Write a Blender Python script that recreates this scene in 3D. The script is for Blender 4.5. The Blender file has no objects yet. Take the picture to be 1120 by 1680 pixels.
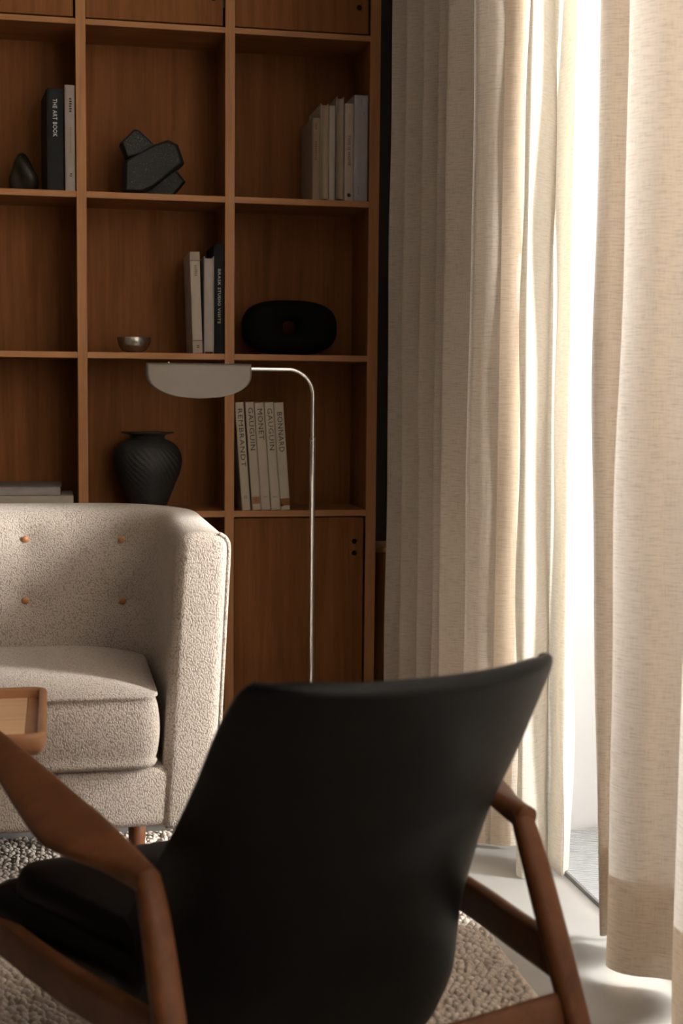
import bpy, bmesh, math, random
import numpy as np
from mathutils import Vector, Matrix
from math import sin, cos, pi, radians, sqrt, atan2

random.seed(4); RNG = np.random.default_rng(4)
SC = bpy.context.scene
COL = SC.collection

# ------------------------------------------------------------------ camera
EYE = 1.10
P_, R_, Y_ = radians(4.867), radians(.505), radians(11.547)
fw = Vector((sin(Y_)*cos(P_), cos(Y_)*cos(P_), -sin(P_)))
rt = Vector((cos(Y_), -sin(Y_), 0)); up = rt.cross(fw)
rt2 = rt*cos(R_) + up*sin(R_); up2 = up*cos(R_) - rt*sin(R_)
cd = bpy.data.cameras.new('camera'); cam = bpy.data.objects.new('camera', cd); COL.objects.link(cam)
cam.matrix_world = Matrix(((rt2.x, up2.x, -fw.x, 0), (rt2.y, up2.y, -fw.y, 0), (rt2.z, up2.z, -fw.z, EYE), (0, 0, 0, 1)))
cd.sensor_fit = 'VERTICAL'; cd.sensor_height = 36; cd.sensor_width = 24; cd.lens = 2300/1680*36
cd.clip_start = .05; cd.clip_end = 60
cd.dof.use_dof = True; cd.dof.focus_distance = 3.5; cd.dof.aperture_fstop = 4.5
SC.camera = cam

# ------------------------------------------------------------------ world, daylight, exposure
w = bpy.data.worlds.new('overcast_sky'); SC.world = w; w.use_nodes = True
w.node_tree.nodes['Background'].inputs[0].default_value = (.95, .96, 1, 1)
w.node_tree.nodes['Background'].inputs[1].default_value = 1.0
def area(name, loc, rot, sx, sy, power, col, spread=180):
    l = bpy.data.lights.new(name, 'AREA'); l.shape = 'RECTANGLE'; l.size = sx; l.size_y = sy
    l.energy = power; l.color = col; l.spread = radians(spread)
    o = bpy.data.objects.new(name, l); COL.objects.link(o); o.location = loc; o.rotation_euler = rot
    return o
# daylight arriving through the tall window on the right
area('window_daylight', (2.25, .55, 2.0), (0, radians(74), radians(-36)), 2.9, 3.6, 3400, (1, .975, .945), 165)
vs = SC.view_settings
vs.view_transform = 'Standard'; vs.look = 'None'; vs.gamma = 1; vs.use_curve_mapping = False
vs.exposure = 0.0

# ------------------------------------------------------------------ helpers
def tag(o, label=None, cat=None, group=None, kind=None):
    if label: o['label'] = label
    if cat: o['category'] = cat
    if group: o['group'] = group
    if kind: o['kind'] = kind
    return o
def empty(name, loc=(0, 0, 0), rot=(0, 0, 0)):
    o = bpy.data.objects.new(name, None); COL.objects.link(o); o.empty_display_size = .1
    o.location = loc; o.rotation_euler = rot
    return o
def link(name, me, mat, parent=None, smooth=False, angle=None):
    o = bpy.data.objects.new(name, me); COL.objects.link(o)
    if mat is not None and not me.materials: me.materials.append(mat)
    if smooth:
        me.polygons.foreach_set('use_smooth', [True]*len(me.polygons))
    if parent: o.parent = parent
    return o
def mesh(name, V, Fc):
    me = bpy.data.meshes.new(name); me.from_pydata([tuple(v) for v in V], [], [tuple(f) for f in Fc]); me.validate(); me.update()
    return me
def fixn(me):
    bm = bmesh.new(); bm.from_mesh(me); bmesh.ops.recalc_face_normals(bm, faces=bm.faces); bm.to_mesh(me); bm.free(); return me
def box_me(name, lo, hi, bev=0, seg=2):
    bm = bmesh.new(); bmesh.ops.create_cube(bm, size=1)
    for v in bm.verts:
        for k in range(3): v.co[k] = lo[k] + (v.co[k]+.5)*(hi[k]-lo[k])
    if bev: bmesh.ops.bevel(bm, geom=bm.edges[:], offset=bev, segments=seg, affect='EDGES', profile=.5)
    me = bpy.data.meshes.new(name); bm.to_mesh(me); bm.free(); return me
def box(name, lo, hi, mat, parent=None, bev=0, seg=2, smooth=False):
    return link(name, box_me(name, lo, hi, bev, seg), mat, parent, smooth)
def grid_faces(nu, nv, cu=False, cv=False, off=0):
    Fc = []
    for i in range(nu if cu else nu-1):
        for j in range(nv if cv else nv-1):
            a, b = i, (i+1) % nu; c, d = j, (j+1) % nv
            Fc.append((off+a*nv+c, off+b*nv+c, off+b*nv+d, off+a*nv+d))
    return Fc
def lathe_me(name, prof, n=48, cap0=True, cap1=True, warp=None):
    V = []
    for r, z in prof:
        for i in range(n):
            t = 2*pi*i/n; q = warp(t, z, r) if warp else r
            V.append((q*cos(t), q*sin(t), z))
    Fc = []
    for i in range(len(prof)-1):
        for j in range(n):
            k = (j+1) % n; Fc.append((i*n+j, i*n+k, (i+1)*n+k, (i+1)*n+j))
    if cap0: Fc.append(tuple(range(n))[::-1])
    if cap1: Fc.append(tuple((len(prof)-1)*n+j for j in range(n)))
    return mesh(name, V, Fc)
def catmull(P, n):
    P = [np.array(p, float) for p in P]; out = []
    Q = [2*P[0]-P[1]] + P + [2*P[-1]-P[-2]]
    for i in range(1, len(Q)-2):
        for k in range(n):
            t = k/n; a, b, c, d = Q[i-1], Q[i], Q[i+1], Q[i+2]
            out.append(.5*((2*b)+(-a+c)*t+(2*a-5*b+4*c-d)*t*t+(-a+3*b-3*c+d)*t**3))
    out.append(P[-1]); return np.array(out)
def sweep_me(name, pts, secs, upv=(0, 0, 1), n=16, power=2.6):
    """pts Nx3; secs Nx2 half width (side), half height (along up): superellipse section"""
    pts = np.array(pts, float); N = len(pts); V = []
    for i in range(N):
        a = pts[max(i-1, 0)]; b = pts[min(i+1, N-1)]; t = (b-a)/np.linalg.norm(b-a)
        u = np.array(upv[i] if hasattr(upv[0], '__len__') else upv, float); s = np.cross(t, u); s /= np.linalg.norm(s); u = np.cross(s, t)
        for k in range(n):
            th = 2*pi*k/n; c, d = cos(th), sin(th)
            x = math.copysign(abs(c)**(2/power), c)*secs[i][0]; y = math.copysign(abs(d)**(2/power), d)*secs[i][1]
            V.append(pts[i]+s*x+u*y)
    Fc = grid_faces(N, n, False, True) + [tuple(range(n)), tuple((N-1)*n+k for k in range(n))[::-1]]
    return fixn(mesh(name, V, Fc))
def tube_me(name, pts, r, n=12, caps=True):
    pts = np.array(pts, float); N = len(pts); V = []
    t0 = pts[1]-pts[0]; ref = np.array((0, 0, 1.)) if abs(t0[2]) < .9*np.linalg.norm(t0) else np.array((1., 0, 0))
    rr = r if hasattr(r, '__len__') else [r]*N
    for i in range(N):
        a = pts[max(i-1, 0)]; b = pts[min(i+1, N-1)]; t = (b-a)/np.linalg.norm(b-a)
        s = np.cross(t, ref); s /= np.linalg.norm(s); u = np.cross(s, t); ref = u
        for k in range(n): V.append(pts[i]+rr[i]*(s*cos(2*pi*k/n)+u*sin(2*pi*k/n)))
    Fc = grid_faces(N, n, False, True) + ([tuple(range(n)), tuple((N-1)*n+k for k in range(n))[::-1]] if caps else [])
    return fixn(mesh(name, V, Fc))

# ------------------------------------------------------------------ materials
class NT:
    def __init__(s, name):
        s.m = bpy.data.materials.new(name); s.m.use_nodes = True; s.t = s.m.node_tree; s.n = s.t.nodes; s.l = s.t.links
        s.b = s.n['Principled BSDF']; s.out = s.n['Material Output']
    def new(s, typ, **kw):
        q = s.n.new(typ)
        for k, v in kw.items():
            if k in q.inputs: q.inputs[k].default_value = v
            else: setattr(q, k, v)
        return q
    def ln(s, a, b): s.l.new(a, b)
    def coord(s, scale, what='Object', rot=(0, 0, 0)):
        c = s.new('ShaderNodeTexCoord'); m = s.new('ShaderNodeMapping'); m.inputs['Scale'].default_value = scale; m.inputs['Rotation'].default_value = rot
        s.ln(c.outputs[what], m.inputs['Vector']); return m.outputs[0]
    def noise(s, vec, scale, detail=4, rough=.55, dist=0):
        q = s.new('ShaderNodeTexNoise', Scale=scale, Detail=detail, Roughness=rough, Distortion=dist); s.ln(vec, q.inputs['Vector']); return q.outputs['Fac']
    def ramp(s, fac, stops):
        r = s.new('ShaderNodeValToRGB'); e = r.color_ramp.elements
        e[0].position, e[0].color = stops[0][0], (*stops[0][1], 1); e[1].position, e[1].color = stops[-1][0], (*stops[-1][1], 1)
        for p, c in stops[1:-1]: q = e.new(p); q.color = (*c, 1)
        s.ln(fac, r.inputs[0]); return r.outputs[0]
    def bump(s, h, strength, dist, target=None):
        b = s.new('ShaderNodeBump', Strength=strength, Distance=dist); s.ln(h, b.inputs['Height']); s.ln(b.outputs[0], (target or s.b).inputs['Normal']); return b.outputs[0]
def plain(name, col, rough=.5, metal=0, spec=.5, var=0, vs_=30, bump=0):
    q = NT(name); q.b.inputs['Roughness'].default_value = rough; q.b.inputs['Metallic'].default_value = metal
    q.b.inputs['Specular IOR Level'].default_value = spec
    v = q.coord((1, 1, 1)); f = q.noise(v, vs_)
    lo = tuple(c*(1-var) for c in col); hi = tuple(min(1, c*(1+var)) for c in col)
    q.ln(q.ramp(f, [(.3, lo), (.7, hi)]), q.b.inputs['Base Color'])
    if bump: q.bump(f, bump, .002)
    return q.m
def wood(name, dark, mid, light, scale, rough=.5, spec=.4):
    q = NT(name); v = q.coord(scale)
    f1 = q.noise(v, 1.0, 6, .6, .6); v2 = q.coord(tuple(s*5 for s in scale)); f2 = q.noise(v2, 1, 3, .6)
    mx = q.new('ShaderNodeMix', data_type='FLOAT'); mx.inputs[0].default_value = .35; q.ln(f1, mx.inputs[2]); q.ln(f2, mx.inputs[3])
    q.ln(q.ramp(mx.outputs[0], [(.33, dark), (.5, mid), (.68, light)]), q.b.inputs['Base Color'])
    q.b.inputs['Roughness'].default_value = rough; q.b.inputs['Specular IOR Level'].default_value = spec
    q.bump(f2, .12, .001)
    return q.m
OAKV = wood('oak_shaded_upright_grain', (.175, .064, .019), (.235, .089, .028), (.29, .116, .039), (26, 26, 1.3), .65, .15)  # bookcase oak toned down, shade of the cells put into the colour
OAKH = wood('oak_lit_level_grain', (.36, .158, .058), (.46, .208, .080), (.54, .26, .108), (1.3, 26, 26))  # same oak lightened, light on the shelf fronts put into the colour
OAKD = wood('oak_shaded_shelf_grain', (.19, .070, .021), (.255, .098, .031), (.31, .125, .042), (1.3, 26, 26), .6, .2)  # shelf boards: shade inside the cells painted into the oak
OAKU = wood('oak_lit_edge_grain', (.36, .158, .058), (.46, .208, .080), (.54, .26, .108), (26, 26, 1.3))  # same oak lightened, light on the upright fronts put into the colour
TEAK = wood('teak_oiled', (.065, .021, .007), (.095, .032, .010), (.13, .046, .015), (9, 9, 9), .52, .22)
TRAYW = wood('pale_oak_tray', (.62, .375, .205), (.70, .44, .25), (.76, .49, .29), (1.6, 30, 30), .45)
TRAYR = wood('tray_rim_oak', (.30, .135, .06), (.38, .18, .085), (.45, .225, .11), (6, 6, 6), .42)
def mk_boucle():
    q = NT('boucle_wool'); v = q.coord((1, 1, 1))
    vo = q.new('ShaderNodeTexVoronoi', Scale=310.0); vo.feature = 'F1'
    wv = q.coord((1, 1, .62)); q.ln(wv, vo.inputs['Vector'])
    n1 = q.noise(v, 640, 3, .7); n2 = q.noise(v, 45, 3, .6)
    a = q.new('ShaderNodeMath', operation='SUBTRACT'); a.inputs[0].default_value = 1; q.ln(vo.outputs['Distance'], a.inputs[1])
    h = q.new('ShaderNodeMath', operation='MULTIPLY_ADD'); q.ln(n1, h.inputs[0]); h.inputs[1].default_value = .9; q.ln(a.outputs[0], h.inputs[2])
    col = q.ramp(h.outputs[0], [(.78, (.41, .33, .27)), (1.0, (.60, .505, .43)), (1.24, (.78, .69, .61))])
    q.ln(col, q.b.inputs['Base Color']); q.b.inputs['Roughness'].default_value = .95; q.b.inputs['Specular IOR Level'].default_value = .1
    q.b.inputs['Sheen Weight'].default_value = .25; q.b.inputs['Sheen Roughness'].default_value = .6
    hh = q.new('ShaderNodeMath', operation='MULTIPLY_ADD'); q.ln(n2, hh.inputs[0]); hh.inputs[1].default_value = .6; q.ln(h.outputs[0], hh.inputs[2])
    q.bump(hh.outputs[0], .9, .0032); return q.m
BOUCLE = mk_boucle()
def mk_linen(name, base, dk, trans, wt):
    q = NT(name)
    v1 = q.coord((30, 330, 1), 'UV'); v2 = q.coord((420, 30, 1), 'UV'); v3 = q.coord((900, 900, 1), 'UV')
    f1 = q.noise(v1, 1, 3, .65); f2 = q.noise(v2, 1, 2, .5); f3 = q.noise(v3, 1, 1, .5)
    m1 = q.new('ShaderNodeMix', data_type='FLOAT'); m1.inputs[0].default_value = .28; q.ln(f1, m1.inputs[2]); q.ln(f2, m1.inputs[3])
    m2 = q.new('ShaderNodeMix', data_type='FLOAT'); m2.inputs[0].default_value = .2; q.ln(m1.outputs[0], m2.inputs[2]); q.ln(f3, m2.inputs[3])
    c = q.ramp(m2.outputs[0], [(.34, dk), (.50, base), (.66, tuple(min(1, x*1.08) for x in base))])
    tr = q.ramp(m2.outputs[0], [(.34, tuple(x*.72 for x in trans)), (.52, trans), (.68, tuple(min(1, x*1.1) for x in trans))])
    d = q.new('ShaderNodeBsdfDiffuse'); t = q.new('ShaderNodeBsdfTranslucent'); mx = q.new('ShaderNodeMixShader'); mx.inputs[0].default_value = wt
    q.ln(c, d.inputs[0]); q.ln(tr, t.inputs[0]); q.ln(d.outputs[0], mx.inputs[1]); q.ln(t.outputs[0], mx.inputs[2]); q.ln(mx.outputs[0], q.out.inputs[0])
    b = q.new('ShaderNodeBump', Strength=.35, Distance=.0015); q.ln(m2.outputs[0], b.inputs['Height']); q.ln(b.outputs[0], d.inputs['Normal'])
    q.n.remove(q.b); return q.m
LINEN = mk_linen('oat_linen', (.66, .575, .49), (.45, .375, .30), (.33, .295, .262), .20)
HEM = mk_linen('oat_linen_facing', (.60, .51, .42), (.45, .375, .30), (.92, .80, .66), .55)
SHEER = mk_linen('ivory_linen', (.50, .47, .42), (.42, .385, .34), (.74, .68, .59), .46)
LEATHER = plain('black_leather', (.0012, .0012, .0012), .42, 0, .16, .25, 60, .12)
CONCRETE = plain('pale_concrete', (.33, .32, .305), .42, 0, .4, .07, 6)
PLASTER = plain('white_plaster', (.32, .317, .315), .8, 0, .2, .02, 8)
DARKWALL = plain('umber_plaster', (.030, .022, .016), .85, 0, .2, .08, 8)
ROOMWALL = plain('taupe_plaster', (.14, .12, .10), .85, 0, .2, .05, 8)
CEIL = plain('ceiling_plaster', (.62, .58, .53), .85, 0, .2, .03, 8)
CHROME = plain('chrome', (.92, .90, .89), .12, 1, .5, .02, 20)
SHADE = plain('greige_metal', (.21, .178, .152), .5, .15, .5, .02, 40)
BLACK = plain('black_ceramic', (.003, .003, .003), .85, 0, .15, .2, 40)
VASE = plain('charcoal_clay', (.035, .033, .031), .55, 0, .45, .25, 90, .2)
SILVER = plain('hammered_silver', (.55, .53, .50), .28, 1, .5, .15, 90, .6)
BRASSHOLE = plain('dark_bronze', (.012, .011, .011), .4, .6, .4, .1)
ALU = plain('anodised_aluminium', (.62, .63, .65), .35, .8, .5, .03)
DARKGAP = plain('grille_shadow_box', (.10, .10, .11), .8)
BUTTON = plain('tan_leather', (.46, .20, .085), .42, 0, .5, .15, 120)
def mk_granite():
    q = NT('black_granite'); v = q.coord((1, 1, 1)); f = q.noise(v, 260, 2, .7)
    q.ln(q.ramp(f, [(.45, (.012, .012, .011)), (.66, (.035, .035, .032)), (.74, (.35, .34, .31))]), q.b.inputs['Base Color'])
    q.b.inputs['Roughness'].default_value = .6; q.bump(f, .6, .003); return q.m
GRANITE = mk_granite()
def mk_rug():
    q = NT('undyed_wool_rug'); v = q.coord((1, 1, 1)); f = q.noise(v, 60, 4, .7); f2 = q.noise(v, 500, 2, .6)
    q.ln(q.ramp(f, [(.3, (.50, .42, .36)), (.7, (.70, .62, .55))]), q.b.inputs['Base Color'])
    q.b.inputs['Roughness'].default_value = .95; q.b.inputs['Specular IOR Level'].default_value = .1; q.bump(f2, .7, .002); return q.m
RUG = mk_rug()
def mk_glass():
    q = NT('window_glass'); t = q.new('ShaderNodeBsdfTransparent'); g = q.new('ShaderNodeBsdfGlossy', Roughness=.02); mx = q.new('ShaderNodeMixShader')
    fr = q.new('ShaderNodeFresnel', IOR=1.45); q.ln(fr.outputs[0], mx.inputs[0]); q.ln(t.outputs[0], mx.inputs[1]); q.ln(g.outputs[0], mx.inputs[2]); q.ln(mx.outputs[0], q.out.inputs[0])
    t.inputs[0].default_value = (.97, .98, .97, 1); q.n.remove(q.b); return q.m
GLASS = mk_glass()
_cols = {}
def flat(col, rough=.7):
    k = (tuple(col), rough)
    if k not in _cols: _cols[k] = plain('paper_%d' % len(_cols), col, rough, 0, .25, .05, 40)
    return _cols[k]

# ------------------------------------------------------------------ the room
def struct(name, lo, hi, mat, bev=0): return tag(box(name, lo, hi, mat, None, bev), kind='structure')
CZ = 2.80
struct('floor', (-3.3, -2.6, -.1), (1.50, 4.8, 0), CONCRETE)
struct('ceiling', (-3.3, -2.6, CZ), (1.50, 4.8, CZ+.1), CEIL)
struct('wall_back', (-3.3, 4.70, 0), (1.17, 4.8, CZ), DARKWALL)
struct('wall_left', (-3.4, -2.6, 0), (-3.3, 4.8, CZ), ROOMWALL)
struct('wall_front', (-3.3, -2.7, 0), (1.50, -2.6, CZ), ROOMWALL)
struct('wall_right', (1.17, 3.275, 0), (1.50, 4.8, CZ), PLASTER)
struct('wall_right_near', (1.17, -2.6, 0), (1.50, -1.7, CZ), PLASTER)
# window: sill-less floor-to-ceiling glazing at the outer side of the reveal
wn = tag(empty('window_1', (1.45, .7875, 0)), kind='structure')
FR = plain('white_window_frame', (.78, .78, .77), .45)
ya, yb = -1.7-.7875, 3.275-.7875
box('sill', (-.03, ya, 0), (.03, yb, .05), FR, wn, .004); box('head', (-.03, ya, CZ-.05), (.03, yb, CZ), FR, wn, .004)
for i in range(4):
    yc = ya + (yb-ya)*i/3
    box('mullion', (-.03, max(ya, yc-.025), .05), (.03, min(yb, yc+.025), CZ-.05), FR, wn, .004)
for i in range(3):
    y0 = ya+(yb-ya)*i/3+.025; y1 = ya+(yb-ya)*(i+1)/3-.025
    box('pane', (-.004, y0, .05), (.004, y1, CZ-.05), GLASS, wn)

# floor grille
g = tag(empty('floor_grille', (1.137, 1.19, 0)), 'pale metal convector grille set in the floor along the window', 'grille')
GW, GL = .22, 2.08
box('tray_bed', (.004, -GL, .0005), (GW-.004, GL, .002), DARKGAP, g)
for xx in (0, GW-.006): box('edge_strip', (xx, -GL, .0005), (xx+.006, GL, .010), plain('grille_edge', (.25, .25, .26), .4, .7) if xx == 0 else ALU, g)
V = []; Fc = []; pitch = .0125; yy = -GL+.004
while yy < GL-.008:
    o = len(V)
    for (x_, y_, z_) in ((.006, 0, .002), (GW-.006, 0, .002), (GW-.006, .0078, .002), (.006, .0078, .002), (.006, 0, .0095), (GW-.006, 0, .0095), (GW-.006, .0078, .0095), (.006, .0078, .0095)): V.append((x_, yy+y_, z_))
    Fc += [tuple(o+k for k in f) for f in ((4, 5, 6, 7), (0, 1, 5, 4), (1, 2, 6, 5), (2, 3, 7, 6), (3, 0, 4, 7))]; yy += pitch
tag(link('slats', mesh('slats', V, Fc), ALU, g), kind='stuff')

# rug
RX0, RX1, RY0, RY1 = -2.0, .855, .45, 3.43
r = tag(empty('rug', ((RX0+RX1)/2, (RY0+RY1)/2, 0)), 'chunky looped oatmeal wool rug under the black armchair and the sofa front', 'rug')
hx, hy = (RX1-RX0)/2, (RY1-RY0)/2
box('backing', (-hx, -hy, 0), (hx, hy, .006), RUG, r)
def rug_pile():
    dx, dy = .0185, .0125
    nx, ny = int(2*hx/dx), int(2*hy/dy)
    I, J = np.meshgrid(np.arange(nx), np.arange(ny), indexing='ij')
    cx = -hx+dx*(I+.5+.5*(J % 2)*.9)+RNG.normal(0, .002, I.shape); cy = -hy+dy*(J+.5)+RNG.normal(0, .0016, I.shape)
    keep = (cx < hx-.006) & (cx > -hx+.006)
    cx, cy = cx[keep], cy[keep]; N = len(cx)
    a = RNG.uniform(.0082, .0115, N); b = RNG.uniform(.0056, .0078, N); h = RNG.uniform(.008, .0135, N); th = RNG.normal(0, .45, N)
    rings = [(1.0, 0.), (.82, .62), (.36, .97)]; n = 6
    V = np.zeros((N, 3*n+1, 3))
    for k, (rr, hh) in enumerate(rings):
        for j in range(n):
            t = 2*pi*j/n+k*.5; px, py = a*rr*cos(t), b*rr*sin(t)
            V[:, k*n+j, 0] = cx+px*np.cos(th)-py*np.sin(th); V[:, k*n+j, 1] = cy+px*np.sin(th)+py*np.cos(th); V[:, k*n+j, 2] = .005+h*hh
    V[:, 3*n] = np.c_[cx, cy, .005+h]
    f = []
    for k in range(2):
        for j in range(n): q = (j+1) % n; f.append((k*n+j, k*n+q, (k+1)*n+q, (k+1)*n+j))
    quads = np.array(f); tris = np.array([(2*n+j, 2*n+(j+1) % n, 3*n) for j in range(n)])
    off = (np.arange(N)*(3*n+1))[:, None, None]
    Q = (quads[None]+off).reshape(-1, 4); T = (tris[None]+off).reshape(-1, 3)
    me = bpy.data.meshes.new('pile'); me.vertices.add(N*(3*n+1)); me.vertices.foreach_set('co', V.ravel())
    me.loops.add(Q.size+T.size); me.loops.foreach_set('vertex_index', np.r_[Q.ravel(), T.ravel()])
    me.polygons.add(len(Q)+len(T)); me.polygons.foreach_set('loop_start', np.r_[np.arange(len(Q))*4, len(Q)*4+np.arange(len(T))*3])
    me.update(calc_edges=True); me.validate(); return me
tag(link('pile', rug_pile(), RUG, r, True), kind='stuff')

# ------------------------------------------------------------------ bookcase
BX, BY = .54, 4.40
bc = tag(empty('bookcase', (BX, BY, 0)), 'tall brown oak bookcase of open cells with plain doors behind the sofa', 'bookcase')
UP = [(-.837, -.807), (-.384, -.354), (.069, .099), (.522, .552), (.979, 1.012)]
LV = [(2.199, 2.216), (1.685, 1.704), (1.199, 1.218), (.704, .724)]      # shelf bottom, top
DEP = .25
def bb(name, x0, x1, y0, y1, z0, z1, mat, bev=.0012, parent=None, **k): return box(name, (x0-BX, y0-BY, z0), (x1-BX, y1-BY, z1), mat, parent or bc, bev, 1, **k)
for a, b in UP:
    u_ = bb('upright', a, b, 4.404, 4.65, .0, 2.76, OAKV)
    box('lit_front_edge', (a-BX, .0, .0), (b-BX, .004, 2.76), OAKU, u_, .001, 1)  # front strip in lighter oak, painting the light on the upright's face
def shelf(a, b, z0, z1):
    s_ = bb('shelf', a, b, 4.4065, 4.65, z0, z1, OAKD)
    box('lit_front_edge', (a-BX, .0025, z0), (b-BX, .0065, z1), OAKH, s_, .001, 1)  # front strip in lighter oak, painting the light on the shelf edge
for i in range(4):
    a, b = UP[i][1], UP[i+1][0]
    for z0, z1 in LV: shelf(a, b, z0, z1)
    shelf(a, b, .06, .08); shelf(a, b, 2.74, 2.76)
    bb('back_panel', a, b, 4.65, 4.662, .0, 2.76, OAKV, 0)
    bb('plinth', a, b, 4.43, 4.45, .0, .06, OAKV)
PIN = lathe_me('hinge_pin', [(.0082, -.001), (.0082, .0008), (.0065, .0014)], 20)
def door(i, z0, z1, dots):
    a, b = UP[i][1]+.0012, UP[i+1][0]-.0065
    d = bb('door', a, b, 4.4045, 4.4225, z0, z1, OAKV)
    for dz in dots:
        p = link('hinge_pin', PIN, BRASSHOLE, d); p.location = (b-.030-BX, 4.4045-BY, dz); p.rotation_euler = (radians(90), 0, 0)
    if len(dots):
        zc = sum(dots)/len(dots)
        box('hinge_strip', (b+.0006-BX, .003, zc-.045), (b+.0046-BX, .012, zc+.045), BRASSHOLE, d)
for i in range(4):
    door(i, 2.2205, 2.736, (2.300, 2.338))
    if i != 2: door(i, .083, .6995, (.584, .622))
# low boxed ledge in the corner beside the bookcase
lg = tag(empty('corner_ledge', (1.09, 4.575, 0)), 'low dark wooden box standing in the corner between bookcase and curtain', 'cabinet')
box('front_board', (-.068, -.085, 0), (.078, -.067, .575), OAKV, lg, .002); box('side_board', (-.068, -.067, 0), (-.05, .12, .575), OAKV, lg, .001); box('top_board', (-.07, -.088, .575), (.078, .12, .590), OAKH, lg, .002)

# ------------------------------------------------------------------ lettering and books
INK = flat((.035, .032, .03)); WHITEINK = flat((.75, .73, .70)); GOLDINK = flat((.34, .21, .07)); GREYINK = flat((.20, .18, .165)); BROWN = flat((.28, .115, .04)); REDINK = flat((.22, .07, .04))
def text_me(body):
    c = bpy.data.curves.new('lettering', 'FONT'); c.body = body; c.size = 1; c.resolution_u = 2; c.align_x = 'LEFT'; c.align_y = 'CENTER'; c.space_character = 1.12
    o = bpy.data.objects.new('lettering', c); COL.objects.link(o); dg = bpy.context.evaluated_depsgraph_get(); dg.update()
    me = bpy.data.meshes.new_from_object(o.evaluated_get(dg)); bpy.data.objects.remove(o); bpy.data.curves.remove(c); me.name = 'lettering'
    return me
def spine_text(bk, body, xc, ztop, length, cap, mat, name='spine_title'):
    """reads downwards on a spine that faces -y (book local)"""
    me = text_me(body); A = np.zeros(len(me.vertices)*3); me.vertices.foreach_get('co', A); A = A.reshape(-1, 3)
    lo, hi = A.min(0), A.max(0); u = (A[:, 0]-lo[0])/(hi[0]-lo[0]); v = (A[:, 1]-lo[1])/(hi[1]-lo[1])
    B = np.c_[xc+(v-.5)*cap, np.full(len(A), -.0006), ztop-u*length]; me.vertices.foreach_set('co', B.ravel()); me.update()
    return link(name, me, mat, bk)
def marks(bk, xc, ztop, length, cap, mat, n, name='spine_print', thin=.5):
    """print too small to read: a row of short upright strokes"""
    V = []; Fc = []
    for i in range(n):
        z1 = ztop-length*i/n; z0 = z1-length/n*thin; x0 = xc-cap/2*random.uniform(.7, 1); x1 = xc+cap/2*random.uniform(.7, 1); o = len(V)
        V += [(x0, -.0006, z0), (x1, -.0006, z0), (x1, -.0006, z1), (x0, -.0006, z1)]; Fc.append((o, o+1, o+2, o+3))
    return link(name, mesh(name, V, Fc), mat, bk)
def stripe(bk, x0, x1, z0, z1, mat, name='spine_band', y=-.0004):
    return box(name, (x0, y, z0), (x1, .001, z1), mat, bk)
PAGES = flat((.62, .56, .48), .9); PAGESD = flat((.40, .34, .28), .9)
def book(x, z, t, h, col, label, lean=0, depth=.215, y=4.409, pages_out=False, group=None, pagecol=None, head=.004):
    b = tag(empty('book', (x, y, z), (0, radians(lean), 0)), label, 'book', group)
    m = flat(col); pg = pagecol or PAGES; bt = .0028
    if pages_out:
        box('cover_board', (0, 0, 0), (bt, depth, h), m, b, .0006, 1); box('cover_board', (t-bt, 0, 0), (t, depth, h), m, b, .0006, 1)
        n = 7; V = []                                                         # hollow fore-edge
        for k in range(n):
            xx = bt+(t-2*bt)*k/(n-1); yy = .004+.004*(1-(2*k/(n-1)-1)**2)
            for zz in (head, h-head): V.append((xx, yy, zz))
            for zz in (head, h-head): V.append((xx, depth-.004, zz))
        Fc = []
        for k in range(n-1):
            a = 4*k; c = a+4; Fc += [(a, c, c+1, a+1), (a+1, c+1, c+3, a+3), (a, a+2, c+2, c)]
        link('page_block', fixn(mesh('page_block', V, Fc)), pg, b); box('spine', (0, depth-.003, 0), (t, depth, h), m, b)
    else:
        V = []; n = 9                                                          # slightly rounded spine
        for k in range(n):
            s = 2*k/(n-1)-1; V += [(t/2+t/2*s, .0022*s**4, 0), (t/2+t/2*s, .0022*s**4, h)]
        for k in range(n):
            s = 1-2*k/(n-1); V += [(t/2+t/2*s, .006, 0), (t/2+t/2*s, .006, h)]
        N = 2*n; Fc = [(2*k, 2*((k+1) % N), 2*((k+1) % N)+1, 2*k+1) for k in range(N)] + [tuple(range(0, 2*N, 2)), tuple(range(1, 2*N, 2))]
        link('spine', fixn(mesh('spine', V, Fc)), m, b)
        box('cover_board', (0, .006, 0), (bt, depth, h), m, b); box('cover_board', (t-bt, .006, 0), (t, depth, h), m, b)
        box('page_block', (bt, .006, head), (t-bt, depth-.004, h-head), pg, b)
    return b
ZA, ZB, ZC, ZD = 2.216, 1.7042, 1.2182, .7242
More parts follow.
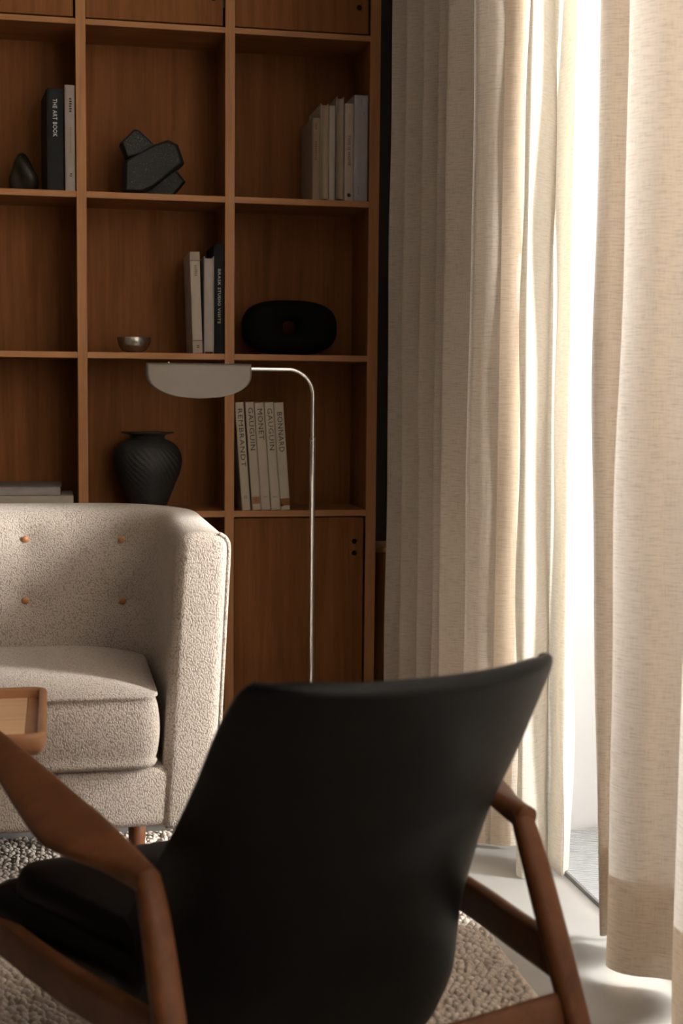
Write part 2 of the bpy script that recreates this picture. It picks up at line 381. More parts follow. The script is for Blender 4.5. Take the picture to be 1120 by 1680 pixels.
# five leaning painters' monographs
CR = (.58, .50, .40)
G5 = 'cream art monographs leaning on the cabinet shelf'
for x, t, h, ttl, ztop, ln, cap, lab in (
    (.5795, .0265, .342, 'REMBRANDT', .318, .183, .0145, 'cream monograph titled REMBRANDT leaning against the upright'),
    (.6125, .0270, .343, 'GAUGUIN', .322, .135, .0155, 'cream monograph titled GAUGUIN with a printed brown square, second from the upright'),
    (.6415, .0290, .342, 'MONET', .318, .098, .0165, 'cream monograph titled MONET in the middle of the leaning row'),
    (.6730, .0285, .343, 'GAUGUIN', .320, .133, .0155, 'cream monograph titled GAUGUIN beside the MONET volume'),
    (.7035, .0300, .342, 'BONNARD', .308, .126, .0165, 'cream monograph titled BONNARD with orange band, last of the leaning row')):
    b = book(x, ZD, t, h, CR if ttl != 'MONET' else (.54, .455, .37), lab, -4.1, .21, group=G5)
    spine_text(b, ttl, t/2+.001, ztop+.004, ln, cap, INK)
    if 'square' in lab: stripe(b, .001, t-.001, .020, .043, flat((.40, .22, .12))); marks(b, t/2, .040, .016, .016, BROWN, 4, thin=.4)
    elif 'BONNARD' == ttl: stripe(b, -.0001, t+.0001, .014, .037, BROWN); stripe(b, .0, t*.28, .012, .020, BROWN)
    else: marks(b, t/2, .046 if ttl == 'REMBRANDT' else .043, .010 if ttl == 'REMBRANDT' else .004, .016, GREYINK, 3 if ttl == 'REMBRANDT' else 1, thin=.35)
# upper left cell: black volume and slim white volume
b = book(-.0165, ZB, .0480, .303, (.012, .012, .012), 'thick black book titled THE ART BOOK with white lettering', 0, .205, pagecol=flat((.06, .05, .04))); b.rotation_euler.z = radians(5.5)
spine_text(b, 'THE ART BOOK', .0235, .272, .112, .0125, WHITEINK)
b = book(.0362, ZB, .0298, .315, (.36, .30, .27), 'slim pale grey book beside the black book, against the upright', 0, .215)
marks(b, .0165, .276, .044, .0085, INK, 6, thin=.62); marks(b, .0165, .19, .078, .006, GOLDINK, 16, thin=.55); marks(b, .017, .052, .012, .009, INK, 2)
# upper right cell: six books
G6 = 'pale books at the right end of the upper shelf'
b = book(.7965, ZB, .0255, .253, (.33, .235, .175), 'short dusty brown book, leftmost of six on the upper right shelf', 0, .20, group=G6); marks(b, .012, .235, .020, .008, REDINK, 4); marks(b, .012, .18, .06, .006, REDINK, 9); stripe(b, .0, .003, .0, .253, flat((.16, .11, .08)))
b = book(.8232, ZB, .0255, .298, (.42, .35, .26), 'tan book with fore-edge out, second of six on the upper right shelf', 0, .21, pages_out=True, group=G6, pagecol=flat((.40, .31, .22), .9))
b = book(.8510, ZB, .0200, .293, (.46, .39, .33), 'thin cream book between two tan ones on the upper right shelf', 0, .21, group=G6)
b = book(.8735, ZB, .0250, .322, (.30, .24, .185), 'tall book with its page edges outward beside the THIS IS HOME volume', 0, .22, pages_out=True, group=G6, pagecol=flat((.38, .31, .25), .9), head=.006)
b = book(.9010, ZB, .0290, .302, (.47, .385, .31), 'cream book titled THIS IS HOME with a round black mark', 0, .22, group=G6)
spine_text(b, 'THIS IS HOME', .0145, .205, .095, .0085, INK); marks(b, .0145, .27, .045, .003, GOLDINK, 10)
ME = lathe_me('publisher_mark', [(.0062, 0), (.0062, .0006)], 24); p = link('publisher_mark', ME, INK, b); p.location = (.0145, -.0002, .018); p.rotation_euler = (radians(90), 0, 0)
b = book(.9312, ZB, .0440, .330, (.39, .355, .37), 'thick pale lilac grey book next to the end upright', 0, .225, group=G6)
marks(b, .022, .318, .022, .004, GREYINK, 5); marks(b, .030, .278, .010, .004, GREYINK, 3); marks(b, .015, .045, .026, .0035, GREYINK, 7)
# middle cell: three books
b = book(.4235, ZC, .0300, .313, (.50, .425, .35), 'cream book in a greige slipcase, leaning, left of three on the middle shelf', -1.9, .215)
stripe(b, -.0002, .0302, .286, .3131, flat((.40, .325, .27))); stripe(b, -.0002, .0302, -.0001, .040, flat((.40, .325, .27)))
for zz in (.285, .039): stripe(b, -.0003, .0303, zz, zz+.0016, INK, 'binding_line', -.0007)
marks(b, .0165, .272, .034, .009, GREYINK, 6, thin=.6); marks(b, .016, .024, .010, .008, INK, 2)
b = book(.4575, ZC, .0310, .301, (.40, .355, .32), 'pale grey book with fore-edge outward between two others on the middle shelf', 0, .215, pages_out=True, pagecol=flat((.47, .42, .375), .9), head=.006)
b = book(.4895, ZC, .0305, .339, (.010, .010, .012), 'tall black book titled BRASK STUDIO VISITS against the upright', 0, .225, pagecol=flat((.05, .045, .04)))
spine_text(b, 'BRASK', .0155, .262, .050, .0085, WHITEINK); spine_text(b, 'STUDIO', .0155, .205, .056, .0085, WHITEINK); spine_text(b, 'VISITS', .0155, .142, .048, .0085, flat((.62, .60, .38)))
# lying books behind the sofa
def lying(x0, x1, z, t, col, label, d=.22):
    b = tag(empty('lying_book', (x0, 4.415, z)), label, 'book', 'books lying flat behind the sofa'); m = flat(col); L = x1-x0
    box('cover_board', (0, 0, 0), (L, d, .0028), m, b, .0006, 1); box('cover_board', (0, 0, t-.0028), (L, d, t), m, b, .0006, 1)
    box('page_block', (.004, .004, .0028), (L-.004, d-.004, t-.0028), flat((.40, .355, .34), .9), b)
    return b
b = lying(-.28, .052, ZD, .050, (.50, .435, .37), 'cream boxed book lying flat at the bottom of the stack behind the sofa')
box('slipcase', (-.0015, -.0015, -.0002+.0004), (.3335, .2215, .0485), flat((.50, .435, .37)), b, .001, 1)
for xx in (.115, .292):
    p = link('round_stud', ME, INK, b); p.location = (xx, -.002, .020); p.rotation_euler = (radians(90), 0, 0)
b = lying(-.30, .018, ZD+.0502, .030, (.22, .19, .18), 'grey book lying on top of the cream boxed book behind the sofa')
# black thing at the picture's left edge
b = book(-.20, ZC, .032, .245, (.010, .010, .010), 'black book leaning at the left of the middle shelf', -4, .20, pagecol=flat((.04, .04, .04)))

# ------------------------------------------------------------------ shelf objects
def hull_block(name, P2, y0, y1, mat, parent, taper=.86):
    """chipped stone block from an outline in x,z"""
    P2 = np.array(P2); c = P2.mean(0); n = len(P2); V = []
    for k, (yy, s) in enumerate(((y0, taper), (y0+.25*(y1-y0), 1), (y1-.25*(y1-y0), 1), (y1, taper))):
        for p in P2: q = c+(p-c)*s; V.append((q[0]+random.uniform(-.002, .002), yy, q[1]))
    Fc = grid_faces(4, n, False, True) + [tuple(range(n)), tuple(3*n+k for k in range(n))[::-1]]
    bm = bmesh.new(); me = fixn(mesh(name, V, Fc)); bm.from_mesh(me); bmesh.ops.bevel(bm, geom=bm.edges[:], offset=.0025, segments=1, affect='EDGES'); bm.to_mesh(me); bm.free()
    return link(name, me, mat, parent)
sx, sy = .31, 4.50
st = tag(empty('stone_sculpture', (sx, sy, ZB)), 'sculpture of three stacked rough black stone blocks on the upper shelf', 'sculpture')
def rel(L): return [(x-sx, z-ZB) for x, z in L]
hull_block('stone_block', rel([(.276, 1.7045), (.366, 1.7045), (.408, 1.757), (.383, 1.790), (.33, 1.775), (.25, 1.72)]), -.03, .07, GRANITE, st)
hull_block('stone_block', rel([(.205, 1.7060), (.262, 1.7060), (.30, 1.725), (.402, 1.808), (.383, 1.866), (.353, 1.878), (.30, 1.858), (.212, 1.805)]), -.07, .05, GRANITE, st)
hull_block('stone_block', rel([(.203, 1.864), (.247, 1.909), (.262, 1.907), (.315, 1.860), (.285, 1.835), (.222, 1.815)]), -.045, .045, GRANITE, st)
def rock():
    bm = bmesh.new(); bmesh.ops.create_icosphere(bm, subdivisions=4, radius=1)
    for v in bm.verts:
        p = v.co; k = 1+.09*sin(3.1*p.x+2*p.z)+.07*sin(4.3*p.y-2.2*p.x+1)+.05*sin(5*p.z+3*p.x)
        x, y, z = p.x*k*.043, p.y*k*.036, p.z*k*.066; x += .010*max(0, z)/.066*-.3; x *= 1-.25*max(0, z)/.066
        v.co = (x, y, max(z, -.048))
    me = bpy.data.meshes.new('dark_stone'); bm.to_mesh(me); bm.free(); return me
o = link('dark_stone', rock(), plain('dark_olive_stone', (.022, .018, .010), .45, 0, .5, .5, 40, .3), None, True); o.location = (-.088, 4.49, ZB+.0485)
tag(o, 'dark rounded stone standing beside the black book', 'stone')
# hammered bowl
prof = [(.012, 0), (.024, .0005), (.036, .006), (.046, .018), (.051, .032), (.0525, .047), (.0515, .048), (.0498, .046), (.048, .032), (.043, .019), (.033, .009), (.018, .005), (.001, .0045)]
o = link('metal_bowl', lathe_me('metal_bowl', prof, 56, True, True, lambda t, z, r: r*(1+.006*sin(14*t+z*300))), SILVER, None, True); o.location = (.244, 4.47, ZC+.0008)
tag(o, 'small hammered silver bowl on the middle shelf', 'bowl')
# ring shaped black vase
def oval_ring():
    nu, nv = 72, 24; V = []
    for i in range(nu):
        t = 2*pi*i/nu; c, s = cos(t), sin(t); e = 2/2.7
        ox, oz = .155*math.copysign(abs(c)**e, c), .0885*math.copysign(abs(s)**e, s)
        ix, iz = .022*math.copysign(abs(c)**.8, c), .022*math.copysign(abs(s)**.8, s)
        for j in range(nv):
            p = 2*pi*j/nv; k = .5+.5*cos(p); sg = math.copysign(abs(sin(p))**.75, sin(p))
            V.append((ix+(ox-ix)*k, .062*sg, iz+(oz-iz)*k))
    return fixn(mesh('ring_vase', V, grid_faces(nu, nv, True, True)))
o = link('ring_vase', oval_ring(), BLACK, None, True); o.location = (.745, 4.52, ZC+.0892)
tag(o, 'wide matte black ceramic ring-shaped vase with small hole', 'vase')
# ribbed clay vase
def ribs(t, z, r):
    k = min(1, max(0, (z-.0)/.03))*min(1, max(0, (.205-z)/.03)); return r*(1+.020*k*sin(34*(t+8.5*z)+1.5*sin(5*t)+.8*sin(3*t+z*40)))
pr = [(.052, 0), (.060, .012), (.074, .045), (.090, .085), (.102, .115), (.1085, .145), (.107, .17), (.098, .193), (.084, .210), (.066, .219), (.056, .224), (.055, .231), (.062, .238), (.084, .2425), (.085, .2445), (.06, .243), (.050, .236), (.048, .22), (.05, .20), (.02, .1)]
pr2 = [tuple(x) for x in catmull([p for p in pr[:9]], 5)] + pr[9:]
vz = tag(empty('clay_vase', (.289, 4.53, ZD)), 'round charcoal vase with swirled ribs and flared rim above the sofa back', 'vase')
link('body', lathe_me('body', pr2[:pr2.index(pr[11])+1] if pr[11] in pr2 else pr2, 130, True, False, ribs), VASE, vz, True)
link('rim', lathe_me('rim', pr[11:], 90, False, True), VASE, vz, True)

# ------------------------------------------------------------------ floor lamp
lp = tag(empty('floor_lamp', (.73, 4.0, 0)), 'chrome floor lamp with bent arm and folded greige metal shade', 'lamp')
link('base', lathe_me('base', [(.125, 0), (.125, .010), (.120, .014), (.012, .016), (.010, .03)], 56), CHROME, lp, False)
link('lower_pole', tube_me('lower_pole', [(0, 0, .014), (0, 0, .5), (0, 0, .965)], .0085, 24, False), CHROME, lp, True)
link('collar', lathe_me('collar', [(.0095, .960), (.0097, .962), (.0097, .970), (.0075, .972)], 48), CHROME, lp)
arc = [(0, 0, .97), (0, 0, 1.05)]; rr = .072
for k in range(13): a = pi/2*k/12; arc.append((-rr+rr*cos(a), 0, 1.165-rr+rr*sin(a)))
arc += [(-.12, 0, 1.1652), (-.33, 0, 1.166)]
link('arm', tube_me('arm', arc, .0066, 24, False), CHROME, lp, True)
def shade():
    hw, drop, top = .1475, .093, 1.1725
    def half(h): return hw if h < .022 else hw*max(0, 1-((h-.022)/(drop-.022))**2.3)**(1/2.1)
    rows = []; 
    hs = [drop*(1-(1-k/20)**1.0) for k in range(21)]
    for h in hs[::-1]: rows.append((-.024-.20*h, h))
    for a in range(1, 8): t = pi*a/8; rows.append((-.024*cos(t), -.006*sin(t)))
    for h in hs: rows.append((.024+.20*h, h))
    V = []; n = 41
    for y, h in rows:
        wv = half(max(h, 0))
        for k in range(n): V.append((-.330+wv*(2*k/(n-1)-1), y, top-h))
    return mesh('shade', V, grid_faces(len(rows), n))
so = link('shade', shade(), SHADE, lp, True)
md = so.modifiers.new('sheet', 'SOLIDIFY'); md.thickness = .0022; md.offset = 0
for xx in (-.415, -.245): link('screw', lathe_me('screw', [(.0035, 0), (.0035, .003), (.002, .0045)], 14), CHROME, lp, True).location = (xx, -.002, 1.1782)
link('bulb_tube', tube_me('bulb_tube', [(-.43, 0, 1.145), (-.24, 0, 1.145)], .009, 14), flat((.6, .58, .54), .4), lp, True)

# ------------------------------------------------------------------ sofa
SX = -.61
sf = tag(empty('sofa', (SX, 3.4, 0)), 'cream boucle tub sofa with button-tufted back beneath the bookcase', 'sofa')
FRONT, ZT, ZB0 = 3.004, .800, .158
def U(a, b, r, n_arm=26, n_c=16, n_b=90):
    """right arm front -> back -> left arm front, plan coordinates relative to SX"""
    P = []
    for k in range(n_arm): P.append((a, FRONT+(b-r-FRONT)*k/n_arm))
    for k in range(n_c): t = pi/2*k/n_c; P.append((a-r+r*cos(t), b-r+r*sin(t)))
    for k in range(n_b): P.append((a-r-2*(a-r)*k/n_b, b))
    for k in range(n_c): t = pi/2+pi/2*k/n_c; P.append((-a+r+r*cos(t), b-r+r*sin(t)))
    for k in range(n_arm+1): P.append((-a, b-r+(FRONT-b+r)*k/n_arm))
    return np.array(P)
BTN = [(xb, zb) for zb in (.717, .568) for xb in [-.078-SX+.243*k for k in range(-5, 2)]]
def fin(z): s = (z-.30)/.48; return .832+.030*s, 3.505+.185*s, .20
def fout(z): s = (z-.30)/.48; return .952+.024*s, 3.80+.07*s, .30
def tub():
    prof = []                                            # (k: 0 inner..1 outer, z)
    zi = [ZB0+.012, .22, .30, .38]+[.40+.0135*k for k in range(26)]
    for z in zi: prof.append((0, z))
    for k in range(1, 14):                               # rolled top
        t = pi*k/14; kk = .5-.5*math.copysign(abs(cos(t))**.7, cos(t)); prof.append((kk, .751+.049*sin(t)**.7))
    for z in (.745, .68, .60, .50, .40, .30, .22, ZB0+.012): prof.append((1, z))
    prof.append((.9, ZB0)); prof.append((.1, ZB0))
    rings = []
    for k, z in prof:
        I, O = U(*fin(z)), U(*fout(z)); Q = I+(O-I)*k
        if k == 0:
            for xb, zb in BTN:
                d2 = (Q[:, 0]-xb)**2+(z-zb)**2; msk = Q[:, 1] > 3.45
                Q[:, 1] += msk*.020*np.exp(-d2/(2*.026**2))
            bulge = .012*sin(pi*min(1, max(0, (z-.42)/.34))); Q[:, 1] -= (Q[:, 1] > 3.3)*bulge*np.clip((Q[:, 1]-3.3)/.2, 0, 1)
        rings.append(np.c_[Q, np.full(len(Q), z)])
    A = np.array(rings).transpose(1, 0, 2)               # station, profile, xyz
    def endcap(S, sgn):
        d = np.roll(S, -1, 0)-np.roll(S, 1, 0); nr = np.c_[d[:, 2], -d[:, 0]]; nr /= np.linalg.norm(nr, axis=1, keepdims=True)+1e-9
        c = S.mean(0); test = ((S[:, 0]-c[0])*nr[:, 0]+(S[:, 2]-c[2])*nr[:, 1]).sum(); nr *= np.sign(test); nr[S[:, 2] < .21, 1] = 0; out = []
        for k in range(1, 8):
            t = pi/2*k/7; ins = .028*(1-cos(t)); Q = S.copy(); Q[:, 1] = FRONT-.028*sin(t); Q[:, 0] -= nr[:, 0]*ins; Q[:, 2] -= nr[:, 1]*ins; out.append(Q)
        return out
    e0 = endcap(A[0], 1)[::-1]; e1 = endcap(A[-1], -1)
    A = np.array(e0+list(A)+e1); A[..., 1] -= 3.4
    ns, npf = A.shape[:2]; V = A.reshape(-1, 3)
    Fc = grid_faces(ns, npf, False, True)
    # fill the front faces as strips between inner and outer side
    for base, flip in ((0, False), ((ns-1)*npf, True)):
        Fc.append(tuple(base+k for k in range(npf)) if flip else tuple(base+k for k in range(npf))[::-1])
    me = fixn(mesh('tub_body', V, Fc))
    return me, A
tb, A = tub()
link('tub_body', tb, BOUCLE, sf, True)
# piping down the outer front edge of each arm
def piping(S):
    zsel = [k for k in range(len(S))]
    pts = S
    return pts
nI = 30+13
for idx in (5, -6):
    S = A[idx]; pts = S[30+8:30+13+8]; pts = np.array([p+np.array((.002*np.sign(p[0]), -.001, .001)) for p in pts])
    link('piping', tube_me('piping', catmull(pts, 4), .0048, 8), BOUCLE, sf, True)
box('base_rail', (-.86, FRONT-.022-3.4, ZB0), (.86, .12, .292), BOUCLE, sf, .02, 4, True)
def rrect(x0, x1, y0, y1, rf, rb, n=8):
    P = []
    for cx, cy, rr, a0 in ((x1-rf, y0+rf, rf, -pi/2), (x1-rb, y1-rb, rb, 0), (x0+rb, y1-rb, rb, pi/2), (x0+rf, y0+rf, rf, pi)):
        for k in range(n+1): t = a0+pi/2*k/n; P.append((cx+rr*cos(t), cy+rr*sin(t)))
    return np.array(P)
def resample(P, m):
    Q = np.r_[P, P[:1]]; d = np.r_[0, np.cumsum(np.linalg.norm(np.diff(Q, axis=0), axis=1))]; s = np.linspace(0, d[-1], m+1)[:-1]
    return np.c_[np.interp(s, d, Q[:, 0]), np.interp(s, d, Q[:, 1])]
def cushion(name, x0, x1, y0, y1, z0, z1, crown, mat, parent, rf=.035, rb=.11, m=160, belly=.009, seam=.004, inner=10):
    P = resample(rrect(x0, x1, y0, y1, rf, rb), m); c = P.mean(0)
    nx = np.roll(P, -1, 0)-np.roll(P, 1, 0); nrm = np.c_[nx[:, 1], -nx[:, 0]]; nrm /= np.linalg.norm(nrm, axis=1, keepdims=True)
    L = []
    def ring(ins, z): L.append(np.c_[P-nrm*ins, np.full(m, z)])
    def shrink(f, z):
        q = c+(P-c)*f; L.append(np.c_[q, np.full(m, z)])
    for k in range(inner, 0, -1): f = k/inner; shrink(.96*(1-(f))+.02, z0-.0)
    ring(.014, z0+.001); ring(.004, z0+.008)
    ring(.0, z0+.016); ring(seam, z0+.021)
    for k in range(1, 8): s = k/8; ring(.0035-belly*sin(pi*s)**.8, z0+.021+(z1-z0-.027)*s)
    ring(seam, z1-.006); ring(-.001, z1-.003); ring(-.001, z1+.002); ring(.005, z1+.003)
    for k in range(1, 15):
        f = k/15; q = c+(P-c)*(1-f*.98); L.append(np.c_[q, np.full(m, z1+.003+crown*(1-(1-f)**3.2))])
    V = np.concatenate(L); Fc = grid_faces(len(L), m, False, True)+[tuple(range(m)), tuple((len(L)-1)*m+k for k in range(m))[::-1]]
    return link(name, fixn(mesh(name, V, Fc)), mat, parent, True)
cushion('seat_cushion', .006, .820, 2.955-3.4, 3.515-3.4, .292, .452, .040, BOUCLE, sf)
cushion('seat_cushion', -.820, -.006, 2.955-3.4, 3.515-3.4, .292, .452, .040, BOUCLE, sf)
bt = lathe_me('tufting_button', [(.0098, 0), (.0100, .003), (.008, .0065), (.0045, .0085), (.0005, .009)], 20)
for xb, zb in BTN:
    a_, b0, r_ = fin(zb); dx = max(0, abs(xb)-(a_-r_)); b0 = b0-r_+sqrt(r_*r_-dx*dx)
    b_ = b0-.012*sin(pi*min(1, max(0, (zb-.42)/.34)))+.0195
    o = link('tufting_button', bt, BUTTON, sf, True); o.location = (xb, b_-3.4-.002, zb); o.rotation_euler = (radians(90+20), 0, 0)
LEGM = lathe_me('leg', [(.016, 0), (.019, .02), (.024, ZB0-.002)], 24)
for xx in (-.80, .79, .0):
    for yv, zf in ((3.25, .0185), (3.70, 0)): link('leg', LEGM, TEAK, sf, True).location = (xx, yv-3.4, zf)

# ------------------------------------------------------------------ tray table
tt = tag(empty('tray_table', (-.33, 2.670, 0)), 'small oak tray table with raised rounded rim in front of the sofa', 'table')
def rim():
    out = resample(rrect(-.31, .31, -.207, .207, .03, .03), 120); V = []; n = 120
    nx = np.roll(out, -1, 0)-np.roll(out, 1, 0); nr = np.c_[nx[:, 1], -nx[:, 0]]; nr /= np.linalg.norm(nr, axis=1, keepdims=True)
    prof = [(.012, .460), (.004, .466), (0, .476), (0, .494), (.003, .4995), (.008, .5005), (.014, .4995), (.016, .495), (.0165, .478)]
    for ins, z in prof: V += [(*(p), z) for p in out-nr*ins]
    return fixn(mesh('rim', V, grid_faces(len(prof), n, False, True)))
link('rim', rim(), TRAYR, tt, True)
box('tray_panel', (-.295, -.192, .461), (.271, .192, .480), TRAYW, tt, .001, 1); box('end_board', (.2715, -.192, .461), (.295, .192, .4802), TRAYR, tt, .001, 1)
link('pedestal', lathe_me('pedestal', [(.02, .03), (.018, .25), (.02, .462)], 24), TRAYR, tt, True)
link('foot', lathe_me('foot', [(.16, .021), (.16, .030), (.15, .036), (.02, .042)], 48), TRAYR, tt, True)

# ------------------------------------------------------------------ black leather armchair
CH = empty('armchair', (.395, 1.865, 0)); CH.rotation_euler = (0, 0, atan2(.297, .955))
tag(CH, 'low black leather armchair with oiled teak frame in the foreground', 'armchair')
def shell():
    """bucket back: plan curves from rim to rim; rows from foot to top"""
    #       z_rear  y_rear  y_rim  z_rim  half width rear, rim
    rows = [(.105, .100, .245, .150, .250), (.19, .055, .255, .215, .268), (.26, .020, .250, .272, .266), (.33, -.010, .200, .345, .260), (.41, -.045, .125, .425, .258), (.50, -.080, .040, .510, .255),
            (.58, -.125, -.030, .594, .251), (.64, -.162, -.078, .664, .247), (.69, -.196, -.112, .712, .241), (.722, -.217, -.136, .742, .233), (.739, -.228, -.149, .757, .216)]
    rows = catmull(rows, 5); n = 65; V = []
    for ir, (zr, yr, ym, zm, wm) in enumerate(rows):
        e = 2/(2.15+2.6*max(0, 1-ir/(len(rows)*.5))**1.2); up_ = max(0, (ir-(len(rows)-9))/8)
        for k in range(n):
            ph = -pi/2+pi*k/(n-1); sn, cs = sin(ph), max(0, cos(ph))
            V.append((wm*math.copysign(abs(sn)**e, sn), ym-(ym-yr)*cs**e, zr+(zm-zr)*abs(sn)**2.6))
    return rows, n, V
rows, n, V = shell()
def padded(rows, n, V, th=.027):
    S = np.array(V).reshape(len(rows), n, 3)
    def refine(S, ax):                                    # extra rows close to both borders
        m = S.shape[ax]; t = np.r_[0, .06, .15, .3, .55, np.arange(1, m-1), m-1-.55, m-1-.3, m-1-.15, m-1-.06, m-1]
        i0 = np.minimum(t.astype(int), m-2); f = t-i0; A_ = np.take(S, i0, ax); B_ = np.take(S, i0+1, ax)
        sh = [1, 1, 1]; sh[ax] = len(t); f = f.reshape(sh); return A_*(1-f)+B_*f
    S = refine(refine(S, 0), 1)
    gu, gv = np.gradient(S, axis=0), np.gradient(S, axis=1); N_ = np.cross(gu, gv); N_ /= np.linalg.norm(N_, axis=2, keepdims=True)+1e-12
    if N_[S.shape[0]//2, S.shape[1]//2, 1] < 0: N_ = -N_
    du = np.cumsum(np.r_[np.zeros((1, S.shape[1])), np.linalg.norm(np.diff(S, axis=0), axis=2)], axis=0); du = np.minimum(du, du[-1:]-du)
    dv = np.cumsum(np.c_[np.zeros((S.shape[0], 1)), np.linalg.norm(np.diff(S, axis=1), axis=2)], axis=1); dv = np.minimum(dv, dv[:, -1:]-dv)
    d = np.minimum(du, dv)/(th*.55); f = np.sqrt(np.clip(1-(1-np.clip(d, 0, 1))**2, 0, 1))[..., None]
    Oo = S+N_*th/2*(1-f); Ii = S+N_*th/2*(1+f); a_, b_ = S.shape[:2]
    Vv = np.r_[Oo.reshape(-1, 3), Ii.reshape(-1, 3)]
    me = mesh('back_shell', Vv, grid_faces(a_, b_)+[q[::-1] for q in grid_faces(a_, b_, off=a_*b_)])
    bm = bmesh.new(); bm.from_mesh(me); bmesh.ops.remove_doubles(bm, verts=bm.verts, dist=1e-5); bmesh.ops.recalc_face_normals(bm, faces=bm.faces); bm.to_mesh(me); bm.free(); return me
link('back_shell', padded(rows, n, V), LEATHER, CH, True)
# seat pad with rolled edge and a separate boxed cushion
def slab(name, outline, z0, z1, tilt, rad, crown=.0, m=120):
    P = resample(np.array(outline), m); nx = np.roll(P, -1, 0)-np.roll(P, 1, 0); nr = np.c_[nx[:, 1], -nx[:, 0]]; nr /= np.linalg.norm(nr, axis=1, keepdims=True); c = P.mean(0); L = []
    def zz(q, z): return z+tilt*(q[:, 1])
    for f in (.05, .5, .9): q = c+(P-nr*rad-c)*f; L.append(np.c_[q, zz(q, z0)])
    for k in range(9):
        t = -pi/2+pi*k/8; q = P-nr*(rad*(1-cos(t))); L.append(np.c_[q, zz(q, (z0+z1)/2+(z1-z0)/2*sin(t))])
    for f in (.92, .7, .4, .05): q = c+(P-nr*rad-c)*f; L.append(np.c_[q, zz(q, z1+crown*(1-f**2))])
    Vv = np.concatenate(L); return fixn(mesh(name, Vv, grid_faces(len(L), m, False, True)+[tuple(range(m)), tuple((len(L)-1)*m+k for k in range(m))[::-1]]))
def trap(wr, wf, y0, y1, r):
    P = []
    for cx, cy, a0 in ((wf-r, y1-r, 0), (-wf+r, y1-r, pi/2), (-wr+r, y0+r, pi), (wr-r, y0+r, 3*pi/2)):
        for k in range(7): t = a0+pi/2*k/6; P.append((cx+r*cos(t), cy+r*sin(t)))
    return P
link('seat_pad', slab('seat_pad', trap(.285, .388, .12, .50, .05), .232, .300, .065, .032), LEATHER, CH, True)
link('seat_cushion', slab('seat_cushion', trap(.245, .352, .06, .455, .045), .275, .338, .065, .018, .012), LEATHER, CH, True)
# frame: each side one rear leg with elbow, arm, front leg, side rail
for s in (-1, 1):
    leg = catmull([(.308, -.219, .028), (.303, -.150, .17), (.300, -.095, .285), (.297, -.040, .40), (.296, -.006, .462), (.298, .010, .480)], 6)
    leg[:, 0] *= s; N = len(leg); sec = [(.0100+.0065*sin(pi*min(1, .12+.88*i/(N-1)))**1.0, .012+.0095*sin(pi*min(1, .15+.8*i/(N-1)))) for i in range(N)]
    link('rear_leg', sweep_me('rear_leg', leg, sec, (1, 0, 0), 18, 2.4), TEAK, CH, True)
    E_ = catmull([(.281, .313, -.012, .470), (.281, .322, .03, .474), (.282, .338, .075, .479), (.284, .362, .13, .484), (.287, .380, .19, .488), (.290, .381, .25, .491), (.296, .377, .34, .499), (.306, .371, .47, .512), (.318, .362, .655, .526)], 6)
    arm = np.c_[(E_[:, 0]+E_[:, 1])/2*s, E_[:, 2], E_[:, 3]]; ws = (E_[:, 1]-E_[:, 0])/2; N = len(arm)
    hs = np.interp(np.linspace(0, 8, N), range(9), (.019, .017, .0145, .0125, .012, .012, .0115, .011, .010))
    ups = [(s*.28, 0, 1)]*N
    link('armrest', sweep_me('armrest', arm, list(zip(ws, hs)), ups, 20, 2.5), TEAK, CH, True)
    fl = catmull([(.402, .634, .024), (.397, .62, .16), (.388, .605, .30), (.370, .592, .42), (.345, .588, .514)], 5); fl[:, 0] *= s; N = len(fl)
    link('front_leg', sweep_me('front_leg', fl, [(.013+.008*sin(pi*i/(N-1)), .015+.009*sin(pi*i/(N-1))) for i in range(N)], (1, 0, 0), 16, 2.4), TEAK, CH, True)
    ra = np.array([(s*.300, -.085, .285), (s*.322, .05, .278), (s*.350, .22, .270), (s*.388, .60, .256)])
    link('side_rail', sweep_me('side_rail', catmull(ra, 4), [(.014, .031)]*13, (0, 0, 1), 16, 3.2), TEAK, CH, True)
link('rear_stretcher', sweep_me('rear_stretcher', catmull([(-.302, -.118, .215), (-.15, -.112, .208), (0, -.108, .205), (.15, -.112, .208), (.302, -.118, .215)], 4), [(.012, .027+.006*abs(i-8)/8) for i in range(17)], (0, .3, 1), 16, 3.2), TEAK, CH, True)
link('front_stretcher', sweep_me('front_stretcher', [(-.388, .606, .20), (0, .606, .20), (.388, .606, .20)], [(.012, .026)]*3, (0, 0, 1), 16, 3.2), TEAK, CH, True)

# ------------------------------------------------------------------ curtains
def curtain(root, name, plan0, plan1, z0, z1, mat, nz=36, seg=8, wob=.003, seed=1, vrange=None, off=0., fl=1.0):
    A0, A1 = catmull(plan0, seg), catmull(plan1, seg); n = len(A0); rg = np.random.default_rng(seed); ph = rg.uniform(0, 6.28, 6)
    s = np.r_[0, np.cumsum(np.linalg.norm(np.diff(A0, axis=0), axis=1))]
    loc = np.array(root.location); V = []; UV = []
    tn = np.gradient(A0, axis=0); nr = np.c_[-tn[:, 1], tn[:, 0]]; nr /= np.linalg.norm(nr, axis=1, keepdims=True)+1e-9
    for j in range(nz):
        z = z0+(z1-z0)*j/(nz-1); k = max(0, 1-z/1.5)**1.6
        Q = A0*(1-k)+A1*k
        wv = wob*(np.sin(s*23+z*4.1+ph[0])+.8*np.sin(s*41-z*6.3+ph[1])+.6*np.sin(z*11+s*9+ph[2]))
        Q = Q+nr*(wv+off)[:, None]
        for i in range(n): V.append((Q[i, 0]-loc[0], Q[i, 1]-loc[1], z-loc[2])); UV.append((s[i], z))
    me = mesh(name, V, grid_faces(nz, n)); ul = me.uv_layers.new(name='UVMap')
    for lp_ in me.loops: ul.data[lp_.index].uv = UV[lp_.vertex_index]
    return link(name, me, mat, root, True)
TOP = 2.74
